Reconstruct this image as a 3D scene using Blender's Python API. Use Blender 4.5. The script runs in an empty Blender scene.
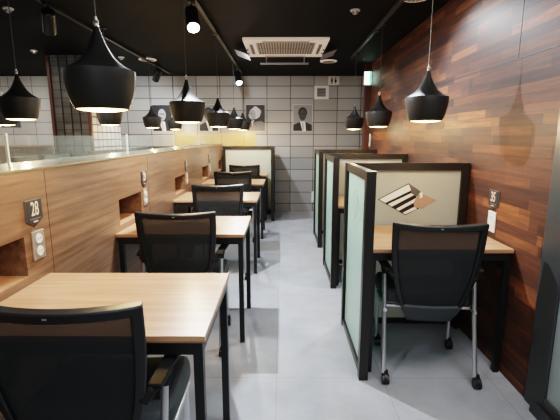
import bpy, math, random
from mathutils import Vector, Matrix
random.seed(7)
D = bpy.data; C = bpy.context.scene.collection
PI = math.pi
CEIL = 2.36

# ---------------------------------------------------------------- materials
def newmat(name):
    m = D.materials.new(name); m.use_nodes = True
    nt = m.node_tree; b = nt.nodes['Principled BSDF']
    return m, nt, b
def setp(b, **k):
    for n, v in k.items():
        b.inputs[n.replace('_', ' ')].default_value = v
def rgb(c): return (c[0], c[1], c[2], 1)
def plain(name, col, rough=.5, metal=0., spec=.5, noise=0., scale=40., emit=None, estr=0.):
    m, nt, b = newmat(name)
    setp(b, Base_Color=rgb(col), Roughness=rough, Metallic=metal)
    b.inputs['Specular IOR Level'].default_value = spec
    if noise:
        tc = nt.nodes.new('ShaderNodeTexCoord'); n = nt.nodes.new('ShaderNodeTexNoise')
        n.inputs['Scale'].default_value = scale; n.inputs['Detail'].default_value = 4
        nt.links.new(tc.outputs['Object'], n.inputs['Vector'])
        r = nt.nodes.new('ShaderNodeValToRGB')
        r.color_ramp.elements[0].position = .3; r.color_ramp.elements[1].position = .7
        r.color_ramp.elements[0].color = rgb([c * (1 - noise) for c in col])
        r.color_ramp.elements[1].color = rgb([min(1, c * (1 + noise)) for c in col])
        nt.links.new(n.outputs['Fac'], r.inputs['Fac']); nt.links.new(r.outputs['Color'], b.inputs['Base Color'])
    if emit:
        b.inputs['Emission Color'].default_value = rgb(emit); b.inputs['Emission Strength'].default_value = estr
    return m
def wood(name, c0, c1, axis, rough=.35):
    """laminate: thin streaks along one axis ('x' or 'y' or 'z')"""
    m, nt, b = newmat(name); L = nt.links.new
    tc = nt.nodes.new('ShaderNodeTexCoord'); mp = nt.nodes.new('ShaderNodeMapping')
    s = {'x': (1.1, 22, 22), 'y': (22, 1.1, 22), 'z': (22, 22, 1.1)}[axis]
    mp.inputs['Scale'].default_value = s
    L(tc.outputs['Object'], mp.inputs['Vector'])
    n = nt.nodes.new('ShaderNodeTexNoise'); n.inputs['Scale'].default_value = 1.6
    n.inputs['Detail'].default_value = 6; n.inputs['Roughness'].default_value = .65
    n.inputs['Distortion'].default_value = .4
    L(mp.outputs[0], n.inputs['Vector'])
    r = nt.nodes.new('ShaderNodeValToRGB'); r.color_ramp.elements[0].position = .33; r.color_ramp.elements[1].position = .68
    r.color_ramp.elements[0].color = rgb(c0); r.color_ramp.elements[1].color = rgb(c1)
    L(n.outputs['Fac'], r.inputs['Fac']); L(r.outputs['Color'], b.inputs['Base Color'])
    setp(b, Roughness=rough); return m
def plank_wall(name):
    m, nt, b = newmat(name); L = nt.links.new; N = nt.nodes.new
    tc = N('ShaderNodeTexCoord'); sp = N('ShaderNodeSeparateXYZ'); L(tc.outputs['Object'], sp.inputs[0])
    def M(op, a, bb=None):
        n = N('ShaderNodeMath'); n.operation = op
        for i, v in enumerate((a, bb)):
            if v is None: continue
            if isinstance(v, (int, float)): n.inputs[i].default_value = v
            else: L(v, n.inputs[i])
        return n.outputs[0]
    def layer(h, length, seed):
        zz = M('DIVIDE', sp.outputs['Z'], h); row = M('FLOOR', zz)
        wn = N('ShaderNodeTexWhiteNoise'); wn.noise_dimensions = '1D'; L(M('ADD', row, seed), wn.inputs['W'])
        y = M('DIVIDE', M('ADD', sp.outputs['Y'], M('MULTIPLY', wn.outputs['Value'], 3.7)), length)
        col = M('FLOOR', y)
        cv = N('ShaderNodeCombineXYZ'); L(row, cv.inputs[0]); L(col, cv.inputs[1]); cv.inputs[2].default_value = seed
        w2 = N('ShaderNodeTexWhiteNoise'); w2.noise_dimensions = '3D'; L(cv.outputs[0], w2.inputs['Vector'])
        return zz, y, w2.outputs['Value']
    z1, y1, v1 = layer(.054, .40, 3.3)
    z2, y2, v2 = layer(.108, .9, 9.1)
    mix = M('ADD', M('MULTIPLY', v1, .62), M('MULTIPLY', v2, .38))
    mp = N('ShaderNodeMapping'); mp.inputs['Scale'].default_value = (3, 1.6, 26); L(tc.outputs['Object'], mp.inputs[0])
    n = N('ShaderNodeTexNoise'); n.inputs['Scale'].default_value = 1.7; n.inputs['Detail'].default_value = 7; n.inputs['Roughness'].default_value = .7
    L(mp.outputs[0], n.inputs['Vector'])
    f = M('ADD', M('MULTIPLY', mix, .52), M('MULTIPLY', n.outputs['Fac'], .66))
    r = N('ShaderNodeValToRGB'); cr = r.color_ramp
    cr.elements[0].position = .25; cr.elements[0].color = (.032, .020, .018, 1)
    cr.elements[1].position = .95; cr.elements[1].color = (.31, .118, .050, 1)
    for p, c in ((.42, (.050, .028, .024)), (.58, (.078, .038, .029)), (.74, (.135, .057, .034))):
        e = cr.elements.new(p); e.color = rgb(c)
    L(f, r.inputs['Fac'])
    # thin dark joints
    fz = M('FRACT', z1); jz = M('LESS_THAN', fz, .05)
    fy = M('FRACT', y1); jy = M('LESS_THAN', fy, .008)
    j = M('MULTIPLY', M('MAXIMUM', jz, jy), .45)
    mx = N('ShaderNodeMixRGB'); L(j, mx.inputs[0]); L(r.outputs[0], mx.inputs[1]); mx.inputs[2].default_value = (.02, .01, .008, 1)
    L(mx.outputs[0], b.inputs['Base Color']); setp(b, Roughness=.5); b.inputs['Specular IOR Level'].default_value = .22
    return m
def brick(name, c1, c2, mortar, w, h, msize, off=(0, 0, 0), offset=0., rough=.35, axes='xz', bump=.3, spec=.5, noise=0.):
    m, nt, b = newmat(name); L = nt.links.new; N = nt.nodes.new
    tc = N('ShaderNodeTexCoord'); sp = N('ShaderNodeSeparateXYZ'); L(tc.outputs['Object'], sp.inputs[0])
    cb = N('ShaderNodeCombineXYZ')
    L(sp.outputs[axes[0].upper()], cb.inputs[0]); L(sp.outputs[axes[1].upper()], cb.inputs[1])
    mp = N('ShaderNodeMapping'); mp.inputs['Location'].default_value = off; L(cb.outputs[0], mp.inputs[0])
    t = N('ShaderNodeTexBrick'); t.offset = offset; t.squash = 1
    t.inputs['Color1'].default_value = rgb(c1); t.inputs['Color2'].default_value = rgb(c2); t.inputs['Mortar'].default_value = rgb(mortar)
    t.inputs['Scale'].default_value = 1; t.inputs['Brick Width'].default_value = w; t.inputs['Row Height'].default_value = h
    t.inputs['Mortar Size'].default_value = msize; t.inputs['Mortar Smooth'].default_value = .1
    L(mp.outputs[0], t.inputs['Vector'])
    out = t.outputs['Color']
    if noise:
        n = N('ShaderNodeTexNoise'); n.inputs['Scale'].default_value = 2.2; n.inputs['Detail'].default_value = 8; n.inputs['Roughness'].default_value = .65
        L(tc.outputs['Object'], n.inputs['Vector'])
        r = N('ShaderNodeValToRGB'); r.color_ramp.elements[0].position = .3; r.color_ramp.elements[1].position = .7
        r.color_ramp.elements[0].color = (1 - noise,) * 3 + (1,); r.color_ramp.elements[1].color = (1, 1, 1, 1)
        L(n.outputs['Fac'], r.inputs[0])
        mx = N('ShaderNodeMixRGB'); mx.blend_type = 'MULTIPLY'; mx.inputs[0].default_value = 1
        L(out, mx.inputs[1]); L(r.outputs[0], mx.inputs[2]); out = mx.outputs[0]
    L(out, b.inputs['Base Color']); setp(b, Roughness=rough); b.inputs['Specular IOR Level'].default_value = spec
    if bump:
        bp = N('ShaderNodeBump'); bp.inputs['Strength'].default_value = bump; bp.inputs['Distance'].default_value = .003; bp.invert = True
        L(t.outputs['Fac'], bp.inputs['Height']); L(bp.outputs[0], b.inputs['Normal'])
    return m
def frosted(name, col, trans=.35, rough=.35, alpha=0.):
    m, nt, b = newmat(name); L = nt.links.new; N = nt.nodes.new
    setp(b, Base_Color=rgb(col), Roughness=rough)
    tr = N('ShaderNodeBsdfTranslucent'); tr.inputs[0].default_value = rgb(col)
    mx = N('ShaderNodeMixShader'); mx.inputs[0].default_value = trans
    L(b.outputs[0], mx.inputs[1]); L(tr.outputs[0], mx.inputs[2])
    out = mx.outputs[0]
    if alpha:
        t = N('ShaderNodeBsdfTransparent'); t.inputs[0].default_value = (1, 1, 1, 1)
        m2 = N('ShaderNodeMixShader'); m2.inputs[0].default_value = alpha
        L(out, m2.inputs[1]); L(t.outputs[0], m2.inputs[2]); out = m2.outputs[0]
    L(out, nt.nodes['Material Output'].inputs[0]); return m
def clear_glass(name, tint=(.95, .975, .965)):
    m, nt, b = newmat(name); L = nt.links.new; N = nt.nodes.new
    nt.nodes.remove(b)
    t = N('ShaderNodeBsdfTransparent'); t.inputs[0].default_value = rgb(tint)
    g = N('ShaderNodeBsdfGlossy'); g.inputs['Roughness'].default_value = .03; g.inputs[0].default_value = (1, 1, 1, 1)
    d = N('ShaderNodeBsdfDiffuse'); d.inputs[0].default_value = (.75, .82, .78, 1)
    f = N('ShaderNodeFresnel'); ge = N('ShaderNodeNewGeometry'); ma = N('ShaderNodeMath'); ma.operation = 'MULTIPLY_ADD'
    ma.inputs[1].default_value = -.8333; ma.inputs[2].default_value = 1.5; L(ge.outputs['Backfacing'], ma.inputs[0]); L(ma.outputs[0], f.inputs[0])
    m1 = N('ShaderNodeMixShader'); m1.inputs[0].default_value = .05
    L(t.outputs[0], m1.inputs[1]); L(d.outputs[0], m1.inputs[2])
    m2 = N('ShaderNodeMixShader'); L(f.outputs[0], m2.inputs[0]); L(m1.outputs[0], m2.inputs[1]); L(g.outputs[0], m2.inputs[2])
    L(m2.outputs[0], nt.nodes['Material Output'].inputs[0]); return m
def mesh_fabric(name, col, see):
    m, nt, b = newmat(name); L = nt.links.new; N = nt.nodes.new
    setp(b, Base_Color=rgb(col), Roughness=.8); b.inputs['Specular IOR Level'].default_value = .2
    t = N('ShaderNodeBsdfTransparent'); mx = N('ShaderNodeMixShader'); mx.inputs[0].default_value = see
    L(b.outputs[0], mx.inputs[1]); L(t.outputs[0], mx.inputs[2]); L(mx.outputs[0], nt.nodes['Material Output'].inputs[0])
    return m

M_ = {}
M_['desk'] = wood('desk_laminate', (.35, .185, .10), (.54, .33, .20), 'x', .28)
M_['desk_edge'] = wood('desk_edge_band', (.20, .10, .055), (.30, .16, .09), 'x', .4)
M_['panel'] = wood('partition_laminate', (.12, .068, .043), (.25, .152, .097), 'y', .32)
M_['niche'] = wood('niche_laminate', (.19, .105, .06), (.30, .175, .105), 'y', .5)
M_['cap'] = plain('cap_gloss', (.15, .125, .085), .27)
M_['black'] = plain('black_powder_coat', (.012, .012, .013), .42)
M_['frame'] = plain('dark_bronze_frame', (.016, .014, .012), .38)
M_['plastic'] = plain('black_plastic', (.016, .016, .017), .34)
M_['arm'] = plain('arm_plastic', (.012, .012, .012), .55, 0., .3)
M_['seat'] = plain('seat_fabric', (.055, .063, .068), .85, noise=.25, scale=300)
M_['mesh'] = mesh_fabric('chair_mesh', (.036, .040, .042), .22)
M_['chrome'] = plain('satin_silver_tube', (.62, .63, .65), .28, .85)
M_['shade'] = plain('pendant_black', (.024, .023, .022), .5, 0., .28)
M_['gold'] = plain('pendant_gold', (1, .76, .40), .5, .3)
M_['bulb'] = plain('pendant_bulb', (1, .9, .7), .4, emit=(1, .74, .38), estr=30)
M_['glow_disc'] = plain('pendant_glow_disc', (1, .85, .6), .4, emit=(1, .66, .27), estr=7)  # glow of the added disc under each pendant
M_['cord'] = plain('cord_grey', (.10, .09, .08), .5)
M_['fit'] = plain('cord_fitting', (.45, .42, .38), .3, .8)
M_['floor'] = brick('floor_tiles', (.44, .465, .515), (.46, .485, .535), (.31, .33, .36), .6, 1.2, .0022, off=(.03, -.86, 0), rough=.42, axes='xy', bump=.1, noise=.36)
M_['wood_wall'] = plank_wall('mixed_plank_wall')
M_['tile'] = brick('metal_tiles', (.29, .288, .285), (.40, .397, .39), (.055, .055, .055), .406, .2045, .006, off=(.261, -.15, 0), rough=.4, bump=.4)
M_['tile_cream'] = brick('cream_tiles', (.66, .64, .60), (.74, .72, .67), (.20, .19, .17), .406, .2045, .0045, off=(.261, -.15, 0), rough=.4, bump=.3)
M_['ochre'] = brick('ochre_strip', (.52, .38, .18), (.58, .43, .22), (.22, .15, .08), .406, 5, .004, off=(.261, 2, 0), rough=.4, bump=.1)
M_['ceiling'] = brick('black_ceiling', (.0045, .0045, .0043), (.0055, .0055, .005), (.002, .003, .003), .6, 1.2, .004, rough=.7, axes='xy', bump=.2, spec=.25)
M_['wall_paint'] = plain('grey_wall_paint', (.16, .16, .16), .7)
M_['pane_cream'] = frosted('back_pane', (.54, .545, .50), .5, .3)
M_['pane_aqua'] = frosted('side_pane', (.60, .80, .73), .4, .25)
M_['pane_far'] = frosted('end_pane', (.68, .72, .62), .35, .35)
M_['pane_store'] = frosted('storefront_pane', (.46, .55, .57), .4, .12)
M_['glass'] = clear_glass('screen_glass')
M_['white'] = plain('white_plastic', (.72, .71, .68), .4)
M_['ac'] = plain('ac_cream_glow', (.86, .76, .66), .45, emit=(.9, .74, .6), estr=.22)  # weak warm glow put into the colour for light bounced onto the underside
M_['ac_dark'] = plain('ac_slots', (.25, .22, .19), .5)
M_['ac_grille'] = brick('ac_grille', (.52, .46, .40), (.56, .5, .44), (.12, .1, .09), .03, 5, .006, rough=.5, axes='xy', bump=.2)
M_['grey_pl'] = plain('grey_deflector', (.30, .30, .32), .4)
M_['track'] = plain('track_dark', (.045, .043, .04), .4)
M_['lens'] = plain('spot_lens', (1, 1, 1), .4, emit=(.92, .96, 1), estr=30)
M_['sign'] = plain('sign_dark', (.035, .034, .036), .35)
M_['sign_edge'] = plain('sign_edge', (.13, .12, .12), .35)
M_['num'] = plain('sign_number', (.72, .58, .48), .4)
M_['steel'] = plain('outlet_plate', (.50, .46, .40), .3, .6)
M_['maroon'] = plain('maroon_post', (.075, .025, .02), .45)
M_['exit'] = plain('exit_face', (.8, 1, .9), .4, emit=(.75, 1, .86), estr=5)
M_['green'] = plain('exit_green', (.05, .5, .25), .4, emit=(.1, .8, .45), estr=2)
M_['p_bg'] = plain('print_grey', (.16, .16, .17), .5)
M_['p_dark'] = plain('print_black', (.012, .012, .015), .5)
M_['p_bg2'] = plain('print_mid_grey', (.26, .26, .27), .5)
M_['p_skin'] = plain('print_light_grey', (.42, .42, .43), .5, noise=.3, scale=60)
M_['p_skin2'] = plain('print_dark_grey', (.05, .05, .055), .5, noise=.5, scale=60)
M_['p_hair'] = plain('print_white', (.66, .66, .68), .5, noise=.2, scale=90)
M_['p_white'] = plain('print_shirt', (.72, .72, .74), .5)
M_['em_black'] = plain('emblem_black', (.012, .012, .012), .4)
M_['em_white'] = plain('emblem_white', (.82, .82, .78), .4)
M_['em_grey'] = plain('emblem_grey', (.10, .095, .09), .4)
M_['em_tan'] = plain('emblem_tan', (.38, .25, .19), .4)
M_['em_ghost'] = plain('emblem_ghost', (.40, .52, .49), .3)
M_['win_frame'] = plain('storefront_frame', (.045, .05, .055), .35)
M_['grid_block'] = brick('dark_brickwork', (.06, .057, .052), (.11, .105, .097), (.05, .047, .043), .11, .10, .0005, rough=.5, offset=0, bump=.5)
M_['grid_side'] = brick('pale_blockwork', (.50, .50, .50), (.66, .66, .65), (.035, .03, .03), .14, .10, .009, rough=.35, axes='yz', offset=0, bump=.5)

# ---------------------------------------------------------------- mesh building
class MB:
    def __init__(s): s.v = []; s.f = []; s.mi = []; s.cur = 0
    def add(s, vs, fs):
        n = len(s.v); s.v += [tuple(v) for v in vs]
        for f in fs: s.f.append([i + n for i in f]); s.mi.append(s.cur)
        return s
    def box(s, x0, x1, y0, y1, z0, z1):
        vs = [(x, y, z) for x in (x0, x1) for y in (y0, y1) for z in (z0, z1)]
        return s.add(vs, [(0, 1, 3, 2), (4, 6, 7, 5), (0, 4, 5, 1), (2, 3, 7, 6), (0, 2, 6, 4), (1, 5, 7, 3)])
    def obox(s, c, size, rot):
        vs = [Vector((x, y, z)) for x in (-.5, .5) for y in (-.5, .5) for z in (-.5, .5)]
        vs = [rot @ Vector((v.x * size[0], v.y * size[1], v.z * size[2])) + Vector(c) for v in vs]
        return s.add(vs, [(0, 1, 3, 2), (4, 6, 7, 5), (0, 4, 5, 1), (2, 3, 7, 6), (0, 2, 6, 4), (1, 5, 7, 3)])
    def tube(s, pts, r, n=10, cap=True):
        pts = [Vector(p) for p in pts]; rs = r if isinstance(r, (list, tuple)) else [r] * len(pts)
        base = len(s.v); up = None
        for i, p in enumerate(pts):
            d = (pts[min(i + 1, len(pts) - 1)] - pts[max(i - 1, 0)]).normalized()
            if up is None: up = Vector((0, 0, 1)) if abs(d.z) < .9 else Vector((0, 1, 0))
            a = d.cross(up).normalized(); b = a.cross(d).normalized(); up = b
            for k in range(n):
                t = 2 * PI * k / n; s.v.append(tuple(p + (a * math.cos(t) + b * math.sin(t)) * rs[i]))
        for i in range(len(pts) - 1):
            for k in range(n):
                s.f.append([base + i * n + k, base + i * n + (k + 1) % n, base + (i + 1) * n + (k + 1) % n, base + (i + 1) * n + k]); s.mi.append(s.cur)
        if cap:
            s.f.append([base + k for k in range(n)]); s.mi.append(s.cur)
            s.f.append([base + (len(pts) - 1) * n + k for k in reversed(range(n))]); s.mi.append(s.cur)
        return s
    def lathe(s, prof, n=48, c=(0, 0, 0), closed=False):
        base = len(s.v)
        for (r, z) in prof:
            for k in range(n):
                t = 2 * PI * k / n; s.v.append((c[0] + r * math.cos(t), c[1] + r * math.sin(t), c[2] + z))
        m = len(prof); rng = m if closed else m - 1
        for i in range(rng):
            j = (i + 1) % m
            for k in range(n):
                s.f.append([base + i * n + k, base + i * n + (k + 1) % n, base + j * n + (k + 1) % n, base + j * n + k]); s.mi.append(s.cur)
        if not closed:
            s.f.append([base + k for k in reversed(range(n))]); s.mi.append(s.cur)
            s.f.append([base + (m - 1) * n + k for k in range(n)]); s.mi.append(s.cur)
        return s
    def prism(s, pts, y0, y1):           # polygon in x-z, extruded along y
        n = len(pts)
        vs = [(x, y0, z) for x, z in pts] + [(x, y1, z) for x, z in pts]
        fs = [list(range(n)), list(range(2 * n - 1, n - 1, -1))] + [[i, i + n, (i + 1) % n + n, (i + 1) % n] for i in range(n)]
        return s.add(vs, fs)
    def patch(s, S, u0, u1, v0, v1, nu, nv, t):
        base = len(s.v)
        def P(i, j, o):
            u = u0 + (u1 - u0) * i / nu; v = v0 + (v1 - v0) * j / nv; e = 1e-3
            p = Vector(S(u, v)); du = Vector(S(u + e, v)) - Vector(S(u - e, v)); dv = Vector(S(u, v + e)) - Vector(S(u, v - e))
            return p + du.cross(dv).normalized() * o
        W = nu + 1; H = nv + 1
        for o in (t / 2, -t / 2):
            for j in range(H):
                for i in range(W): s.v.append(tuple(P(i, j, o)))
        off = W * H; F = []
        for j in range(nv):
            for i in range(nu):
                a = base + j * W + i; F.append([a, a + 1, a + W + 1, a + W]); F.append([a + off, a + off + W, a + off + W + 1, a + off + 1])
        for i in range(nu):
            a = base + i; F.append([a, a + off, a + off + 1, a + 1])
            a = base + nv * W + i; F.append([a, a + 1, a + off + 1, a + off])
        for j in range(nv):
            a = base + j * W; F.append([a, a + W, a + off + W, a + off])
            a = base + j * W + nu; F.append([a, a + off, a + off + W, a + W])
        s.f += F; s.mi += [s.cur] * len(F); return s
    def build(s, name, mats, parent=None, smooth=False, bevel=0, loc=None):
        me = D.meshes.new(name); me.from_pydata(s.v, [], s.f); me.update()
        if not isinstance(mats, (list, tuple)): mats = [mats]
        for m in mats: me.materials.append(m)
        for p, i in zip(me.polygons, s.mi): p.material_index = i
        import bmesh
        bm = bmesh.new(); bm.from_mesh(me); bmesh.ops.recalc_face_normals(bm, faces=bm.faces); bm.to_mesh(me); bm.free()
        o = D.objects.new(name, me); C.objects.link(o)
        if parent: o.parent = parent
        if loc: o.location = loc
        if smooth:
            me.polygons.foreach_set('use_smooth', [True] * len(me.polygons))
            try: me.set_sharp_from_angle(angle=math.radians(40))
            except Exception: pass
        if bevel:
            b = o.modifiers.new('bevel', 'BEVEL'); b.width = bevel; b.segments = 2; b.limit_method = 'ANGLE'; b.angle_limit = math.radians(40)
        return o
def tag(o, label=None, cat=None, group=None, kind=None):
    if label: o['label'] = label
    if cat: o['category'] = cat
    if group: o['group'] = group
    if kind: o['kind'] = kind
    return o
def empty(name, loc=(0, 0, 0), rz=0, label=None, cat=None, group=None):
    o = D.objects.new(name, None); C.objects.link(o); o.location = loc; o.rotation_euler = (0, 0, rz); o.empty_display_size = .1
    return tag(o, label, cat, group)
KIDS = {}
def kids(o): return [c for c in D.objects if c.parent == o]
def copy_tree(o, parent=None):
    c = o.copy(); C.objects.link(c)
    if parent: c.parent = parent
    for ch in kids(o): copy_tree(ch, c)
    return c
def copy_thing(o, loc, rz=0, label=None):
    c = copy_tree(o); c.location = loc; c.rotation_euler = (0, 0, rz)
    if label: c['label'] = label
    return c
def struct(name, mb, m, **k):
    o = mb.build(name, m, **k); o['kind'] = 'structure'; return o

# ---------------------------------------------------------------- the setting
BW = 7.15
struct('floor', MB().box(-6.6, 2.4, -2.6, BW + .1, -.1, 0), M_['floor'])
struct('ceiling', MB().box(-6.6, 2.4, -2.6, BW + .1, CEIL, CEIL + .1), M_['ceiling'])
struct('wall_back', MB().box(-3.4, 2.4, BW, BW + .1, 0, CEIL), M_['tile'])
struct('wall_back_left', MB().box(-6.6, -3.4, BW, BW + .1, 0, CEIL), M_['tile_cream'])
struct('wall_left', MB().box(-6.7, -6.6, -2.6, BW + .1, 0, CEIL), M_['wall_paint'])
struct('wall_front', MB().box(-6.6, 2.4, -2.7, -2.6, 0, CEIL), M_['wall_paint'])
struct('wall_right', MB().box(1.27, 1.37, 1.88, 5.95, 0, CEIL), M_['wood_wall'])
struct('wall_right_far', MB().box(2.3, 2.4, 5.95, BW, 0, CEIL), M_['wall_paint'])
struct('wall_right_near', MB().box(1.27, 1.37, -2.6, -.4, 0, CEIL), M_['wall_paint'])
# seams of the big plank panels
for k, (y0, y1, z0, z1) in enumerate(((1.95, 5.9, 1.757, 1.763), (2.268, 2.274, 1.763, CEIL), (1.93, 2.24, 1.468, 1.473), (3.62, 3.626, 1.763, CEIL))):
    struct('trim_%d' % (k + 1), MB().box(1.2685, 1.2705, y0, y1, z0, z1), M_['p_dark'])
struct('trim_5', MB().box(1.19, 1.272, 5.95, 6.05, 0, CEIL), M_['maroon'])
# storefront window by the near end of the plank wall
w = struct('window_1', MB().box(1.262, 1.33, 1.735, 1.88, 0, CEIL).box(1.262, 1.33, -.4, 1.735, 0, .105).box(1.262, 1.33, -.4, 1.735, CEIL - .08, CEIL), M_['win_frame'], bevel=.004)
MB().box(1.275, 1.29, -.4, 1.735, .105, CEIL - .08).build('window_pane', M_['pane_store'], w)
MB().box(1.235, 1.262, -.4, 1.79, 0, .045).build('window_sill', M_['win_frame'], w)

o = MB().box(-1.90, -.457, BW - .006, BW - .0005, 1.177, 1.40).build('wall_strip', M_['ochre'])  # flat ochre-coloured strip laid over the back wall tiles
tag(o, 'yellow strip on the tiled back wall below the portraits', 'wall panel')

# ---------------------------------------------------------------- left long partition with niches
PX = -1.05; PT = 1.205; PITCH = 1.37
part = empty('low_partition', (-1.2, 3, 0), 0, 'long chest-high wooden partition with cubby niches and a glass strip on top', 'partition')
def sec(y0, y1, n0, n1):
    m = MB(); a = -1.35; b = PX; g = .0025; y0 += g; y1 -= g
    m.box(a, b, y0, y1, 0, .775).box(a, b, y0, y1, .945, PT)
    m.box(a, b, y0, n0, .775, .945)
    if n1 < y1: m.box(a, b, n1, y1, .775, .945)
    m.cur = 1
    m.box(a, a + .05, n0 + .0005, min(n1, y1) - .0005, .7755, .9445)
    m.cur = 2
    m.box(a + .0505, b - .0005, n0 + .0005, min(n1, y1) - .0005, .7752, .779)
    return m
for k in range(-2, 5):
    y0 = .39 + PITCH * k; y1 = min(y0 + PITCH, BW - .005); n0 = 1.165 + PITCH * k; n1 = n0 + .41
    m = sec(y0, y1, n0, min(n1, y1 - .01))
    ob = m.build('panel_section', [M_['panel'], M_['niche'], M_['desk']]); ob.parent = part; ob.location = (1.2, -3, 0)
    g = MB().box(-1.204, -1.196, y0 + .004, y1 - .004, PT + .012, 1.352).build('glass_screen', M_['glass'], part, loc=(1.2, -3, 0))
    if y0 > 0: MB().box(-1.205, -1.195, y0 - .0038, y0 + .0038, PT + .012, 1.362).build('screen_clip', M_['white'], g)
MB().box(-1.353, -1.047, -2.35, BW - .005, PT, PT + .012).build('cap', M_['cap'], part, loc=(1.2, -3, 0), bevel=.002)
MB().box(PX - .002, PX - .0005, -2.3, BW - .01, .0, .0).build('x', M_['black']) if False else None

# ---------------------------------------------------------------- desks
def make_desk(wd, dp, name='study_desk'):
    r = empty(name)
    t = MB(); t.box(-wd / 2, wd / 2, -dp / 2, dp / 2, .724, .742)
    top = t.build('tabletop', [M_['desk']], r, bevel=.0015)
    e = MB(); e.box(-wd / 2, wd / 2, -dp / 2, dp / 2, .719, .724)
    e.build('edge_band', M_['desk_edge'], top)
    f = MB(); s = .03
    f.box(-wd / 2 + .01, wd / 2 - .01, -dp / 2 + .008, -dp / 2 + .008 + s, .675, .7185)
    f.box(-wd / 2 + .01, wd / 2 - .01, dp / 2 - .008 - s, dp / 2 - .008, .675, .7185)
    f.box(-wd / 2 + .01, -wd / 2 + .01 + s, -dp / 2 + .038, dp / 2 - .038, .675, .7185)
    f.box(wd / 2 - .01 - s, wd / 2 - .01, -dp / 2 + .038, dp / 2 - .038, .675, .7185)
    f.build('frame', M_['black'], r)
    for sx in (-1, 1):
        for sy in (-1, 1):
            x = sx * (wd / 2 - .025); y = sy * (dp / 2 - .023)
            MB().box(x - .015, x + .015, y - .015, y + .015, 0, .675).build('leg', M_['black'], r)
    return r
LG = 'wooden study desks along the long partition'
left = [(1.432, 'wooden study desk nearest the camera, below the plate numbered 28'),
        (2.735, 'second wooden study desk from the camera along the long partition'),
        (4.08, 'third wooden study desk from the camera along the long partition'),
        (5.44, 'fourth wooden study desk from the camera along the long partition'),
        (6.62, 'farthest study desk on the left, in front of the end glass panel')]
dk = make_desk(.81, .58)
for i, (y, lb) in enumerate(left):
    o = dk if i == 0 else copy_tree(dk)
    o.location = (-.643, y, 0); tag(o, lb, 'desk', LG)
dr = make_desk(.787, .58)
for i, (y, lb) in enumerate(((2.40, 'wooden study desk below the plate numbered 35, behind the mesh chair'),
                             (3.77, 'study desk in the second cubicle, only a sliver showing between the panels'))):
    o = dr if i == 0 else copy_tree(dr)
    o.location = (.873, y, 0); tag(o, lb, 'desk', 'study desks in the right cubicles')

# ---------------------------------------------------------------- mesh chair
def Sb(u, v):     # back surface
    v_ = min(1.05, max(-.05, v)); hw = .125 + .110 * (1 - (1 - min(v_, 1)) ** 2.6)
    return (hw * u, -.150 - .062 * v_ + .10 * max(0, .25 - v_) ** 2 * 4 - .036 * (1 - u * u) * (.4 + .6 * v_), .362 + .543 * v_ + .010 * u * u * v_)
def Ss(u, v):     # seat surface
    w_ = .252 * (1 - .12 * (2 * v - 1) ** 4)
    return (w_ * u, -.105 + .385 * v, .450 + .012 * u * u - .035 * max(0, v - .75) ** 2 * 16 * .5 - .012 * math.sin(PI * v))
def make_chair():
    r = empty('mesh_chair')
    f = MB(); f.patch(Sb, -1, -.86, .145, .99, 3, 20, .030); f.patch(Sb, .86, 1, .145, .99, 3, 20, .030)
    f.patch(Sb, -1, 1, .945, 1, 24, 2, .034); 
    MB().patch(Sb, -1, 1, -.03, .15, 24, 4, .033).build('lower_shell', M_['seat'], r, smooth=True, bevel=.006)
    bf = f.build('back_frame', M_['plastic'], r, smooth=True, bevel=.005)
    MB().patch(Sb, -.88, .88, .12, .955, 16, 16, .003).build('back_mesh', M_['mesh'], r, smooth=True)
    p = Sb(0, .972); MB().box(-.006, .006, p[1] - .0182, p[1] - .0168, p[2] - .0025, p[2] + .0025).build('badge', M_['chrome'], bf)
    MB().patch(Ss, -1, 1, 0, 1, 16, 16, .065).build('seat', M_['seat'], r, smooth=True, bevel=.018)
    m = MB()
    for s in (-1, 1):
        m.tube([(s * .240, -.15, .40), (s * .242, 0, .40), (s * .236, .2, .40)], .011)
    m.tube([(-.24, -.08, .40), (.24, -.08, .40)], .011); m.tube([(-.24, .12, .40), (.24, .12, .40)], .011)
    m.build('seat_frame', M_['chrome'], r, smooth=True)
    for s in (-1, 1):
        a = MB()
        def arm(u, v, s=s):
            y = -.175 + .42 * v
            return (s * (.238 + .022 * u + .040 * v), y, .640 + .012 * math.sin(PI * v) + .01 * v)
        a.patch(arm, -1, 1, 0, 1, 3, 14, .020)
        # bracket from the back frame to the pivot of the arm
        a.tube([(s * .205, -.185, .60), (s * .222, -.17, .625), (s * .236, -.13, .634)], [.018, .022, .018], 10)
        a.tube([(s * .240, -.100, .595), (s * .242, -.08, .640)], [.018, .024], 12)
        a.build('armrest', M_['arm'], r, smooth=True, bevel=.004)
        MB().tube([(s * .244, -.212, .06), (s * .242, -.14, .36), (s * .242, -.085, .625)], .0125, 12).build('leg', M_['chrome'], r, smooth=True)
        MB().tube([(s * .228, .205, .06), (s * .228, .200, .36), (s * .232, .17, .42)], .0125, 12).build('leg', M_['chrome'], r, smooth=True)
        for (x, y) in ((s * .244, -.212), (s * .226, .205)):
            c = MB(); x += .010
            for q in (-.011, .011):
                c.tube([(x + q - .007, y - .012, .027), (x + q + .007, y - .012, .027)], .027, 18)
            for q in range(7):
                t0 = PI * q / 6
            c.tube([(x - .006, y - .012, .034), (x + .006, y - .012, .034)], .028, 18)
            c.tube([(x, y, .04), (x, y, .072)], [.019, .014], 12)
            c.build('caster', M_['plastic'], r, smooth=True)
    return r
ch = make_chair()
CG = 'black mesh chairs at the desks'
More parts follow.
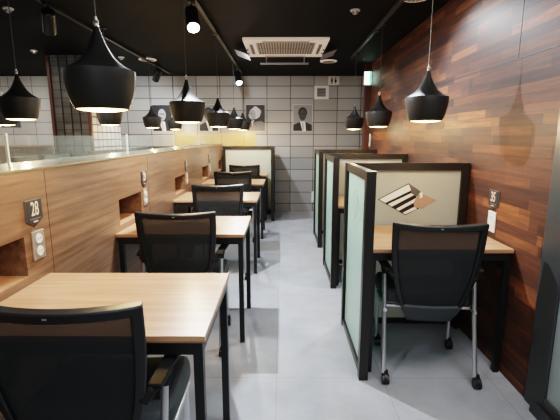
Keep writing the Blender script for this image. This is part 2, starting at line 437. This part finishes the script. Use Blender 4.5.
chairs = [(-.605, 1.21, .0, 'black mesh-back chair at lower left, nearest the camera'),
          (-.624, 2.51, .0, 'second mesh chair from the camera, behind the nearest wooden desk'),
          (-.59, 3.85, .0, 'third mesh chair from the camera on the partition side'),
          (-.615, 5.22, .0, 'fourth mesh chair from the camera on the partition side'),
          (-.58, 6.41, 0, 'farthest mesh chair, in front of the end glass panel'),
          (.826, 2.215, -.085, 'black mesh chair on casters in the right cubicle under the number 35')]
for i, (x, y, rz, lb) in enumerate(chairs):
    o = ch if i == 0 else copy_tree(ch)
    o.location = (x, y, 0); o.rotation_euler = (0, 0, rz); tag(o, lb, 'chair', CG)

# ---------------------------------------------------------------- cubicle screens (L shaped)
def make_screen(sx, ws, wd=.83, ln=.71, side='pane_aqua', back='pane_cream'):
    """corner at local origin of the side panel; front post at y=0; side panel on x=0; back panel runs to sx*wd"""
    r = empty('cubicle_screen'); P = .05; T = 1.172
    def X(a, b): return (min(sx * a, sx * b), max(sx * a, sx * b))
    for (x0, y0) in ((0, 0), (0, ln - P), (wd - P, ln - P)):
        a = X(x0, x0 + P); MB().box(a[0], a[1], y0, y0 + P, 0, T).build('post', M_['frame'], r, bevel=.001)
    m = MB(); a = X(.005, P - .005); m.box(a[0], a[1], P, ln - P, T - .05, T).build('top_rail', M_['frame'], r); MB().box(a[0], a[1], P, ln - P, .015, .055).build('bottom_rail', M_['frame'], r)
    m = MB(); a = X(P, wd - P); m.box(a[0], a[1], ln - P + .005, ln - .005, T - .05, T).build('top_rail', M_['frame'], r); MB().box(a[0], a[1], ln - P + .005, ln - .005, .015, .055).build('bottom_rail', M_['frame'], r)
    a = X(.021, .029); sp = MB().box(a[0], a[1], P, ln - P, .055, T - .05).build('side_pane', M_[side], r)
    a = X(P, wd - P); bp = MB().box(a[0], a[1], ln - .029, ln - .021, .055, T - .05).build('back_pane', M_[back], r)
    return r, sp, bp
SG = 'black framed frosted cubicle screens'
s0, sp, bp = make_screen(1, 0)
for i, y in enumerate((3.41, 4.75)):
    o = copy_tree(s0); o.location = (.438, y, 0)
    tag(o, ('middle black-framed frosted screen on the right side of the aisle', 'farthest black-framed frosted screen on the right side of the aisle')[i], 'screen', SG)
s0.location = (.432, 2.035, 0)
tag(s0, 'nearest black-framed frosted screen, with the striped diamond emblem, right of the aisle', 'screen', SG)
# emblem on the back pane (world x,z -> local)
def E(cx, cy): return (.66 + (cx - 40) * .001386 - .432, 1.031 - (cy - 143) * .00138)
yf = .71 - .029
def poly(name, pts, mat, d, parent=bp):
    MB().prism([E(*p) for p in pts], yf - d, yf - d + .0008).build(name, M_[mat], parent)
poly('emblem_outline', [(38, 222), (185, 141), (246, 181), (243, 268), (178, 302)], 'em_black', .0012)
poly('emblem_field', [(46, 222), (184, 147), (236, 178), (232, 270), (178, 297)], 'em_white', .0022)
m = MB()
for pts in ([(74, 240), (86, 247), (222, 180), (208, 166), (196, 178)], [(108, 258), (126, 272), (226, 215), (230, 198), (214, 200)], [(146, 278), (162, 290), (222, 258), (226, 236), (212, 240)]):
    m.prism([E(*p) for p in pts], yf - .0032, yf - .0024)
m.build('emblem_stripes', M_['em_black'], bp)
poly('emblem_facet', [(185, 143), (246, 182), (238, 212), (200, 190), (196, 168)], 'em_grey', .0042)
poly('emblem_wedge', [(214, 238), (242, 186), (326, 225), (262, 266), (222, 262)], 'em_tan', .0052)
poly('emblem_window', [(242, 190), (256, 186), (256, 210), (246, 216)], 'em_white', .0062)
# faint outline of the same emblem on the aisle side pane
m = MB()
def sg(a, b, w_=.004):
    (y0, z0), (y1, z1) = a, b; L_ = math.hypot(y1 - y0, z1 - z0); nx, nz = -(z1 - z0) / L_ * w_ / 2, (y1 - y0) / L_ * w_ / 2
    q = [(y0 + nx, z0 + nz), (y1 + nx, z1 + nz), (y1 - nx, z1 - nz), (y0 - nx, z0 - nz)]
    vs = [(x, y - 2.035, z) for x in (.0195, .0205) for y, z in q]
    m.add(vs, [(0, 1, 2, 3), (7, 6, 5, 4), (0, 4, 5, 1), (1, 5, 6, 2), (2, 6, 7, 3), (3, 7, 4, 0)])
A_, B_, C_, D_ = (2.60, .93), (2.42, 1.03), (2.20, .93), (2.40, .80)
for a, b in ((A_, B_), (B_, C_), (C_, D_), (D_, A_)): sg(a, b)
for t in (.25, .5, .75):
    sg((A_[0] + (D_[0] - A_[0]) * t, A_[1] + (D_[1] - A_[1]) * t), (B_[0] + (C_[0] - B_[0]) * t * .8, B_[1] + (C_[1] - B_[1]) * t * .8), .010)
m.build('emblem_trace', M_['em_ghost'], sp)
# end screen of the left row and mirrored screens in the room beyond
e0, _, _ = make_screen(-1, 0, wd=.90, side='pane_far', back='pane_far')
e0.location = (-.125, 6.30, 0); tag(e0, 'black-framed frosted screen closing the far end of the left desk row', 'screen', SG)
b0, _, _ = make_screen(1, 0, wd=.90, side='pane_far', back='pane_far')
for i, (y, lb) in enumerate(((3.40, 'frosted screen seen just over the long partition, nearest of the three beyond it'),
                             (4.77, 'frosted screen beyond the long partition, middle of three, below the dark grid tower'),
                             (6.14, 'farthest frosted screen beyond the long partition, by the back wall'))):
    o = b0 if i == 0 else copy_tree(b0)
    o.location = (-2.30, y, 0); tag(o, lb, 'screen', SG)

# ---------------------------------------------------------------- number plates and outlets
def text_mesh(s, size, name, mat, parent, loc, cond=.82):
    cu = D.curves.new('t', 'FONT'); cu.body = s; cu.size = size; cu.align_x = 'CENTER'; cu.align_y = 'CENTER'; cu.extrude = .0006; cu.offset = .0004
    o = D.objects.new('t', cu); C.objects.link(o)
    dg = bpy.context.evaluated_depsgraph_get(); me = D.meshes.new_from_object(o.evaluated_get(dg))
    D.objects.remove(o); D.curves.remove(cu)
    me.transform(Matrix.Diagonal((cond, 1.15, 1, 1))); me.transform(Matrix.Rotation(PI / 2, 4, 'X'))
    me.name = name; me.materials.clear(); me.materials.append(mat)
    q = D.objects.new(name, me); C.objects.link(q); q.parent = parent; q.location = loc; return q
def plate(num, loc, rz, label):
    r = empty('number_plate', loc, rz, label, 'number plate', 'shield shaped number plates')
    w_, h = .054, .054
    def shp(k): return [(-w_ * k, h * k), (w_ * k, h * k), (w_ * k, -h * .62 * k), (0, -h * 1.12 * k), (-w_ * k, -h * .62 * k)]
    MB().prism(shp(1), -.007, 0).build('plate_edge', M_['sign_edge'], r)
    MB().prism(shp(.95), -.009, -.0071).build('plate_face', M_['sign'], r)
    text_mesh(num, .072, 'number', M_['num'], r, (0, -.0098, .013), .74)
    MB().box(-.035, .035, -.0098, -.0091, -.027, -.0262).box(-.015, .015, -.0098, -.0091, -.041, -.036).build('small_print', M_['num'], r)
    return r
def outlet(loc, rz, label, white=False):
    r = empty('power_outlet', loc, rz, label, 'power outlet', 'wall outlets under the number plates')
    MB().box(-.041, .041, -.008, 0, -.062, .062).build('cover_plate', M_['white' if white else 'steel'], r, bevel=.003)
    for z in (-.027, .027):
        s = MB().tube([(0, -.0081, z), (0, -.011, z)], .021, 20).build('socket', M_['white'], r)
        MB().tube([(-.008, -.0112, z), (-.008, -.0118, z)], .003, 8).tube([(.008, -.0112, z), (.008, -.0118, z)], .003, 8).build('socket_holes', M_['p_dark'], s)
    return r
nm = ['nearest', 'second', 'third', 'fourth']
for i, y in enumerate((1.65, 3.015, 4.375, 5.80)):
    plate(str(28 + i), (PX + .0005, y, 1.034), PI / 2,
          ('dark shield plate reading 28 on the wooden partition', 'second dark number plate along the partition, above the second desk',
           'third dark number plate along the partition', 'farthest dark number plate on the partition')[i])
    outlet((PX + .0005, y + .008, .892), PI / 2,
           ('metal double power outlet under the plate numbered 28', 'double power outlet under the second number plate on the partition',
            'double power outlet under the third number plate on the partition', 'farthest double power outlet on the partition')[i])
plate('35', (1.2695, 2.368, .978), -PI / 2, 'dark shield plate reading 35 on the plank wall')
outlet((1.2695, 2.368, .843), -PI / 2, 'white double power outlet under the plate numbered 35', True)

# ---------------------------------------------------------------- pendants
PZ = 1.445
def make_pendant():
    r = empty('pendant_lamp')
    prof = [(.091, 0), (.101, .020), (.109, .045), (.116, .076), (.1205, .108), (.122, .1295), (.121, .1345), (.106, .141), (.086, .152),
            (.067, .167), (.051, .185), (.038, .206), (.027, .228), (.018, .250), (.012, .270), (.008, .284)]
    outer = MB(); n = 56
    inner = [(.088, .0012), (.098, .022), (.106, .047), (.113, .078), (.117, .108), (.1175, .127), (.104, .136), (.084, .147), (.03, .18)]
    o = MB(); base = 0
    # outer skin + rim
    pr = [(.088, 0)] + prof
    for (q, z) in pr:
        for k in range(n):
            t = 2 * PI * k / n; o.v.append((q * math.cos(t), q * math.sin(t), z))
    for i in range(len(pr) - 1):
        for k in range(n):
            o.f.append([i * n + k, i * n + (k + 1) % n, (i + 1) * n + (k + 1) % n, (i + 1) * n + k]); o.mi.append(0)
    o.f.append([(len(pr) - 1) * n + k for k in range(n)]); o.mi.append(0)
    o.build('lamp_shade', M_['shade'], r, smooth=True)
    i_ = MB()
    for (q, z) in inner:
        for k in range(n):
            t = 2 * PI * k / n; i_.v.append((q * math.cos(t), q * math.sin(t), z))
    for i in range(len(inner) - 1):
        for k in range(n):
            i_.f.append([i * n + k, i * n + (k + 1) % n, (i + 1) * n + (k + 1) % n, (i + 1) * n + k]); i_.mi.append(0)
    i_.build('gold_lining', M_['gold'], r, smooth=True)
    bp_ = [(.001, -.040), (.018, -.036), (.033, -.022), (.040, 0), (.034, .022), (.018, .045), (.014, .07)]
    MB().lathe([(a, b + .046) for a, b in bp_], 24).build('bulb', M_['bulb'], r, smooth=True)
    MB().lathe([(.087, .002), (.083, -.001), (.070, -.004), (.045, -.0065), (.002, -.0075)], 40).build('glow_disc', M_['glow_disc'], r, smooth=True)  # added glowing disc, stands in for the bright glow at the rim
    MB().tube([(0, 0, .282), (0, 0, .294)], .0075, 12).tube([(-.009, 0, .299), (.009, 0, .299)], .006, 10).tube([(0, 0, .304), (0, 0, .316)], .005, 10).build('cord_grip', M_['fit'], r, smooth=True)
    MB().tube([(0, 0, .311), (.0, 0, CEIL - PZ - .02)], .0028, 8).build('cord', M_['cord'], r)
    MB().lathe([(.03, CEIL - PZ - .022), (.03, CEIL - PZ - .001)], 24).build('ceiling_rose', M_['black'], r, smooth=True)
    return r
pd = make_pendant()
PG = 'black bell shaped pendant lamps'
pend = [(-.655, 1.50, 'large black bell pendant nearest the camera, over the desk numbered 28'),
        (-.655, 2.85, 'black bell pendant with a bright pale top, second in the row over the left desks'),
        (-.655, 4.20, 'third black bell pendant in the row over the left desks'),
        (-.650, 5.55, 'fourth black bell pendant in the row over the left desks'),
        (-.655, 6.80, 'farthest black bell pendant in the row over the left desks'),
        (.845, 2.42, 'large black bell pendant in front of the plank wall, nearest on the right'),
        (.905, 3.85, 'middle of the three black bell pendants on the right'),
        (.915, 5.20, 'farthest and smallest of the three black bell pendants on the right'),
        (-1.715, 2.69, 'black bell pendant at far left beyond the partition, bright top'),
        (-1.705, 4.05, 'black bell pendant peeking out below the large nearest pendant'),
        (-1.72, 5.42, 'small black bell pendant in front of the leftmost visible portrait of three on grey tiles'),
        (-1.77, 6.75, 'small black bell pendant half hidden behind the pale-topped pendant'),
        (-2.75, 4.05, 'black bell pendant at the left picture edge, mostly hidden behind another')]
def point(loc, e, col, r=.03):
    l = D.lights.new('pendant_glow', 'POINT'); l.energy = e; l.color = col; l.shadow_soft_size = r
    o = D.objects.new('pendant_glow', l); C.objects.link(o); o.location = loc; return o
for i, (x, y, lb) in enumerate(pend):
    o = pd if i == 0 else copy_tree(pd)
    o.location = (x, y, PZ + (.014 if x < -1.5 else -.008 if x > 0 else 0)); tag(o, lb, 'pendant lamp', PG)
    point((x, y, PZ - .030), 9, (1, .68, .34), .02)

# ---------------------------------------------------------------- ceiling tracks and spot heads
def track(x, y0, y1, joints, label):
    r = empty('ceiling_track', (x, (y0 + y1) / 2, CEIL), 0, label, 'lighting track', 'lighting tracks on the ceiling')
    h = (y1 - y0) / 2
    MB().box(-.017, .017, -h, h, -.030, -.0005).build('rail', M_['track'], r, bevel=.002)
    for j in joints:
        yj = j - (y0 + y1) / 2; MB().box(-.021, .021, yj - .04, yj + .04, -.036, -.031).build('joint_cover', M_['black'], r)
    return r
track(-1.80, 1.6, 6.7, (4.2, 5.7), 'black lighting track on the ceiling at left')
track(-.645, .8, 6.7, (4.15,), 'black lighting track on the ceiling left of the air conditioner')
track(.89, 2.2, 5.4, (4.05, 5.36), 'black lighting track on the ceiling near the plank wall')
def head(x, y, aim, label, L_=.155, drop=.075):
    r = empty('spot_head', (x, y, CEIL - .03), 0, label, 'spotlight', 'spot heads hanging from the tracks')
    d = Vector(aim).normalized(); c = Vector((0, 0, -drop - .03))
    MB().box(-.018, .018, -.045, .045, -.02, -.0005).tube([(0, 0, -.02), (0, 0, -drop)], .008, 10).build('mount', M_['black'], r)
    m = MB(); p0 = c - d * .06; p1 = c + d * (L_ - .03)
    m.tube([p0, p0 + d * .008, p1 - d * .004, p1], [.040, .047, .049, .047], 24, cap=True).build('housing', M_['plastic'], r, smooth=True)
    MB().tube([p1 + d * .0005, p1 + d * .004], [.042, .041], 24).build('lens', M_['lens'], r, smooth=True)
    return Vector((x, y, CEIL - .03)) + p1 + d * .02, d
h1, d1 = head(-.668, 3.17, (.16, -.50, -.70), 'lit spotlight head hanging above the pale-topped pendant')
h2, d2 = head(-.655, 6.2, (.15, -.45, -.75), 'small lit spotlight head near the back wall, left of the air conditioner')
h3, d3 = head(-1.76, 3.22, (-.35, .62, -.60), 'dark spotlight head on the left track, above the nearest pendant')
h4, d4 = head(-1.76, 5.92, (-.45, .5, -.65), 'dark small spotlight head near the back wall on the left track')
def spot(loc, d, e, size=150, blend=.8, r=.03, col=(.90, .95, 1)):
    l = D.lights.new('spot_beam', 'SPOT'); l.energy = e; l.spot_size = math.radians(size); l.spot_blend = blend; l.shadow_soft_size = r; l.color = col
    o = D.objects.new('spot_beam', l); C.objects.link(o); o.location = loc
    o.rotation_euler = Vector(d).to_track_quat('-Z', 'Y').to_euler(); return o
spot(h1, (.32, -.25, -.9), 180, 165, .5, .016)
spot(h2, (.1, -.25, -.8), 95, 165, .6)
spot(h3, d3, 60, 140); spot(h4, d4, 60, 140)
spot((-.645, 4.62, 2.24), (.1, .35, -.8), 55, 165, .6)
spot((-.645, .75, 2.25), (.2, -.1, -.8), 38, 125, .8)

# ---------------------------------------------------------------- ceiling things
def add_ac():
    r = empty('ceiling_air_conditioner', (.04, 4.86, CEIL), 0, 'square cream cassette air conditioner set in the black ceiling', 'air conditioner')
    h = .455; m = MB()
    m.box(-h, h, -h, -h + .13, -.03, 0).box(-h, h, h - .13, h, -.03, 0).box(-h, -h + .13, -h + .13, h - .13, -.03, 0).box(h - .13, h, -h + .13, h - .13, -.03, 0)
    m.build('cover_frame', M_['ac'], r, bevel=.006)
    MB().box(-h + .13, h - .13, -h + .13, h - .13, -.022, -.001).build('intake_grille', M_['ac_grille'], r)
    for a in range(4):
        q = MB(); R_ = Matrix.Rotation(a * PI / 2, 3, 'Z')
        q.obox(R_ @ Vector((0, -h + .075, -.033)), (.5, .035, .004), R_); q.build('air_louver', M_['ac_dark'], r)
    for s in (-1, 1):
        MB().box(s * .24 - .02, s * .24 + .02, -.30, -.05, -.05, -.034).build('latch', M_['grey_pl'], r) if False else None
        fl = MB().obox((s * .50, .10, -.075), (.17, .34, .006), Matrix.Rotation(s * -.35, 3, 'Y')).build('side_deflector', M_['grey_pl'], r)
        MB().tube([(s * .43, 0, -.03), (s * .46, 0, -.06)], .006, 8).tube([(s * .43, .2, -.03), (s * .46, .2, -.06)], .006, 8).build('bracket', M_['track'], fl)
    f = MB().obox((-.01, .52, -.098), (.62, .03, .008), Matrix.Rotation(.9, 3, 'X')).build('end_deflector', M_['grey_pl'], r)
    m = MB()
    for x in (-.24, .24): m.tube([(x, .44, -.03), (x, .51, -.095)], .007, 8)
    m.build('bracket', M_['grey_pl'], f)
    m = MB()
    for x in (-.27, .27): m.box(x - .012, x + .012, -.33, -.25, -.045, -.031)
    m.build('retaining_clips', M_['ac_dark'], r)
add_ac()
def disc(x, y, label):
    r = empty('ceiling_speaker', (x, y, CEIL), 0, label, 'ceiling speaker', 'round white ceiling speakers')
    MB().lathe([(.115, -.001), (.115, -.010), (.100, -.016), (.088, -.012)], 40).build('rim', M_['ac'], r, smooth=True)
    MB().lathe([(.086, -.0165), (.086, -.0125)], 40).build('grille', M_['ac_grille'], r)
disc(-1.80, 5.62, 'round cream ceiling disc at left, over the portraits'); disc(.635, 5.75, 'round cream ceiling disc right behind the air conditioner')
disc(.98, 3.17, 'round ceiling disc cut by the top picture edge, near the plank wall')
def detector(x, y, label):
    r = empty('smoke_detector', (x, y, CEIL), 0, label, 'smoke detector', 'small white ceiling detectors')
    MB().lathe([(.040, -.001), (.040, -.010), (.034, -.014)], 24).build('base', M_['white'], r, smooth=True)
    MB().lathe([(.024, -.0145), (.022, -.030), (.012, -.036)], 24).build('head', M_['steel'], r, smooth=True)
detector(.594, 3.50, 'small white ceiling sensor right of the air conditioner, near the camera'); detector(-2.2, 3.44, 'small white ceiling sensor in the top left corner')
detector(-2.09, 5.46, 'tiny white ceiling sensor left of the left ceiling disc')
detector(-2.98, 5.05, 'tiny white ceiling sensor above the dark grid tower')

# ---------------------------------------------------------------- back wall things
def portrait(x, z, label, kind):
    r = empty('portrait_print', (x, BW - .0006, z), 0, label, 'framed portrait', 'black and white portraits on the back wall')
    w_, h = .165, .222
    MB().box(-w_ - .005, w_ + .005, -.012, 0, -h - .005, h + .005).build('frame', M_['p_white'], r)
    MB().box(-w_, w_, -.0135, -.0122, -h, h).build('backdrop', M_['p_bg2' if kind == 1 else 'p_dark'], r)
    def ell(cx, cz, a, b, n=22, wob=0): return [(cx + (a + wob * math.sin(5 * t)) * math.cos(t), cz + (b + wob * math.cos(4 * t)) * math.sin(t)) for t in [2 * PI * k / n for k in range(n)]]
    def lay(name, pts, mat, d): MB().prism(pts, -.0136 - d, -.0136 - d + .0008).build(name, M_[mat], r)
    if kind == 0:      # white-haired sitter in profile, dark coat
        lay('coat', [(-.12, -.221), (-.06, -.10), (.0, -.06), (.10, -.05), (.164, -.09), (.164, -.221)], 'p_bg', .001)
        lay('hair', ell(.0, .09, .095, .10, wob=.008), 'p_hair', .002)
        lay('face', ell(-.055, .055, .06, .085), 'p_skin', .003)
        lay('nose', [(-.11, .07), (-.132, .035), (-.10, .03)], 'p_skin', .0031)
        lay('moustache', ell(-.085, .012, .028, .012), 'p_hair', .004)
        lay('eye', ell(-.075, .075, .014, .006), 'p_dark', .004)
        lay('collar', [(-.075, -.05), (-.02, -.03), (-.06, -.13)], 'p_white', .004)
    else:              # dark-suited sitter facing front
        lay('suit', [(-.164, -.221), (-.164, -.12), (-.06, -.07), (.06, -.07), (.164, -.12), (.164, -.221)], 'p_dark', .001)
        lay('shirt', [(-.045, -.06), (.045, -.06), (.06, -.221), (0, -.221)], 'p_white', .002)
        lay('tie', [(-.01, -.08), (.012, -.08), (.022, -.2), (.004, -.2)], 'p_bg2', .003)
        lay('hair', ell(0, .09, .078, .092), 'p_dark', .002)
        lay('face', ell(0, .055, .066, .10), 'p_skin2' if kind == 1 else 'p_skin', .003)
        lay('brow_and_eyes', [(-.045, .075), (.045, .075), (.045, .06), (-.045, .06)], 'p_dark', .004)
        lay('mouth', ell(0, -.0, .022, .006), 'p_dark', .004)
portrait(.358, 1.657, 'portrait of a person in a dark suit facing front, below the vent', 1)
portrait(-.462, 1.657, 'portrait of a white-haired person in profile on black, right of the farthest pendants', 0)
portrait(-1.28, 1.657, 'portrait mostly hidden behind the second and third left pendants', 1)
portrait(-2.09, 1.657, 'portrait of a light-haired person behind the small pendant left of center', 2)
portrait(-4.74, 1.72, 'dark portrait on cream tiles at the left edge behind a pendant', 0)

r = empty('wall_vent', (.678, BW - .0006, 2.087), 0, 'square white ventilation grille on the tiled back wall', 'vent')
MB().box(-.125, .125, -.02, 0, .07, .11).box(-.125, .125, -.02, 0, -.11, -.07).box(-.125, -.075, -.02, 0, -.07, .07).box(.075, .125, -.02, 0, -.07, .07).build('frame', M_['white'], r, bevel=.003)
m = MB()
for k in range(6): m.obox((0, -.012, -.058 + k * .023), (.15, .004, .016), Matrix.Rotation(.7, 3, 'X'))
m.build('louvers', M_['grey_pl'], r); MB().box(-.075, .075, -.004, -.001, -.07, .07).build('duct_backing', M_['p_dark'], r)

r = empty('restroom_sign', (.885, BW - .0006, 2.283), 0, 'white restroom sign with two small dark figures near the ceiling', 'sign')
MB().box(-.096, .096, -.008, 0, -.070, .070).build('sign_board', M_['white'], r)
for s in (-1, 1):
    m = MB(); cx = s * .032
    m.prism([(cx + .012 * math.cos(t), .040 + .012 * math.sin(t)) for t in [2 * PI * k / 12 for k in range(12)]], -.0095, -.0082)
    if s < 0: m.prism([(cx - .018, .024), (cx + .018, .024), (cx + .014, -.012), (cx + .008, -.05), (cx - .008, -.05), (cx - .014, -.012)], -.0095, -.0082)
    else: m.prism([(cx - .010, .024), (cx + .010, .024), (cx + .024, -.022), (cx + .008, -.022), (cx + .007, -.05), (cx - .007, -.05), (cx - .008, -.022), (cx - .024, -.022)], -.0095, -.0082)
    m.build('figure_symbol', M_['p_dark'], r)

r = empty('exit_light', (1.215, 5.9502, 2.155), 0, 'small glowing white and green exit light high on the maroon post', 'exit light')
MB().box(-.055, .055, -.035, 0, -.095, .095).build('housing', M_['white'], r, bevel=.003)
MB().box(-.046, .046, -.038, -.0352, -.085, .085).build('lit_face', M_['exit'], r)
MB().box(.02, .046, -.0395, -.0382, -.085, .085).build('green_strip', M_['green'], r)
r = empty('wall_plate', (1.2695, 5.86, 1.29), -PI / 2, 'narrow white plate on the far end of the plank wall', 'wall plate')
MB().box(-.03, .03, -.01, 0, -.09, .09).build('plate', M_['white'], r, bevel=.002)
MB().box(-.012, .012, -.014, -.0101, -.03, .03).build('rocker', M_['steel'], r)
r = empty('wall_dispenser', (.575, BW - .0006, .27), 0, 'small white fixture low on the tiled back wall beside the farthest right screen', 'dispenser')
MB().box(-.045, .045, -.05, 0, -.10, .10).build('body', M_['white'], r, bevel=.01)
MB().box(-.02, .02, -.075, -.0505, -.09, -.06).build('spout', M_['grey_pl'], r, bevel=.004)

# ---------------------------------------------------------------- dark grid tower beyond the partition
r = empty('grid_tower', (-2.735, 5.8, 0), 0, 'dark tower of small blocks in a black grid, left of the nearest pendant', 'grid tower')
MB().box(-.22, .22, -.47, .5, 0, CEIL - .001).build('blockwork', M_['grid_block'], r)
m = MB(); m.box(-.255, -.22, -.50, -.465, 0, CEIL - .002).box(.22, .255, -.50, -.465, 0, CEIL - .002)
m.build('post', M_['maroon'], r)
MB().box(.2205, .235, -.46, .5, .9, CEIL - .003).build('pale_side_blocks', M_['grid_side'], r)
m = MB()
for k in range(5): x = -.22 + .11 * k; m.box(x - .003, x + .003, -.485, -.471, 0, CEIL - .002)
for k in range(24): z = .03 + k * .1; m.box(-.22, .22, -.487, -.4855, z - .003, z + .003)
m.build('grid_bars', M_['black'], r)
r = empty('service_counter', (-4.6, 6.9, 0), 0, 'plain wooden counter front far left beyond the partition, below cream tiles', 'counter')
MB().box(-1.5, .56, -.15, .2, 0, 1.17).build('body', M_['panel'], r)
MB().box(-1.52, .58, -.17, .2, 1.171, 1.195).build('worktop', M_['desk'], r)

# ---------------------------------------------------------------- world, fill, camera
wd = D.worlds.new('world'); bpy.context.scene.world = wd; wd.use_nodes = True
wd.node_tree.nodes['Background'].inputs[0].default_value = (.55, .65, .75, 1); wd.node_tree.nodes['Background'].inputs[1].default_value = .35
def area(loc, rot, sx, sy, e, col):
    l = D.lights.new('fill_light', 'AREA'); l.shape = 'RECTANGLE'; l.size = sx; l.size_y = sy; l.energy = e; l.color = col
    o = D.objects.new('fill_light', l); C.objects.link(o); o.location = loc; o.rotation_euler = rot; return o
area((-4.3, 4.2, 2.3), (0, 0, 0), 2.5, 4.5, 45, (1, .96, .9))  # soft fill for the room beyond the partition
area((.3, -1.3, 2.0), (math.radians(62), 0, 0), 2.0, 1.2, 26, (.92, .96, 1))  # unseen fill behind the camera, added to raise the ambient light

area((.95, 1.25, 2.3), (0, 0, 0), .8, .8, 20, (1, .96, .92))  # unseen fill added overhead to brighten the cubicle floor
spot((.89, 3.30, 2.28), (0, -.5, -1), 70, 130, .8, .04)  # added spot without a head, lights the cubicle pane from behind
spot((.89, 4.65, 2.28), (0, .3, -1), 18, 130, .8, .04)  # unseen fill spot, no head on the track here
F = 400.; VX = 282.; VY = 136.
cam = D.cameras.new('camera'); co = D.objects.new('camera', cam); C.objects.link(co)
cam.sensor_fit = 'HORIZONTAL'; cam.sensor_width = 36; cam.lens = 36 * F / 560
co.location = (0, 0, 1.35)
co.rotation_euler = (PI / 2 - math.atan((210 - VY) / F), 0, math.atan((VX - 280) / F))
cam.clip_start = .02; cam.clip_end = 60
sc = bpy.context.scene; sc.camera = co
sc.view_settings.view_transform = 'Filmic'
sc.view_settings.look = 'High Contrast'
sc.view_settings.exposure = 0.2
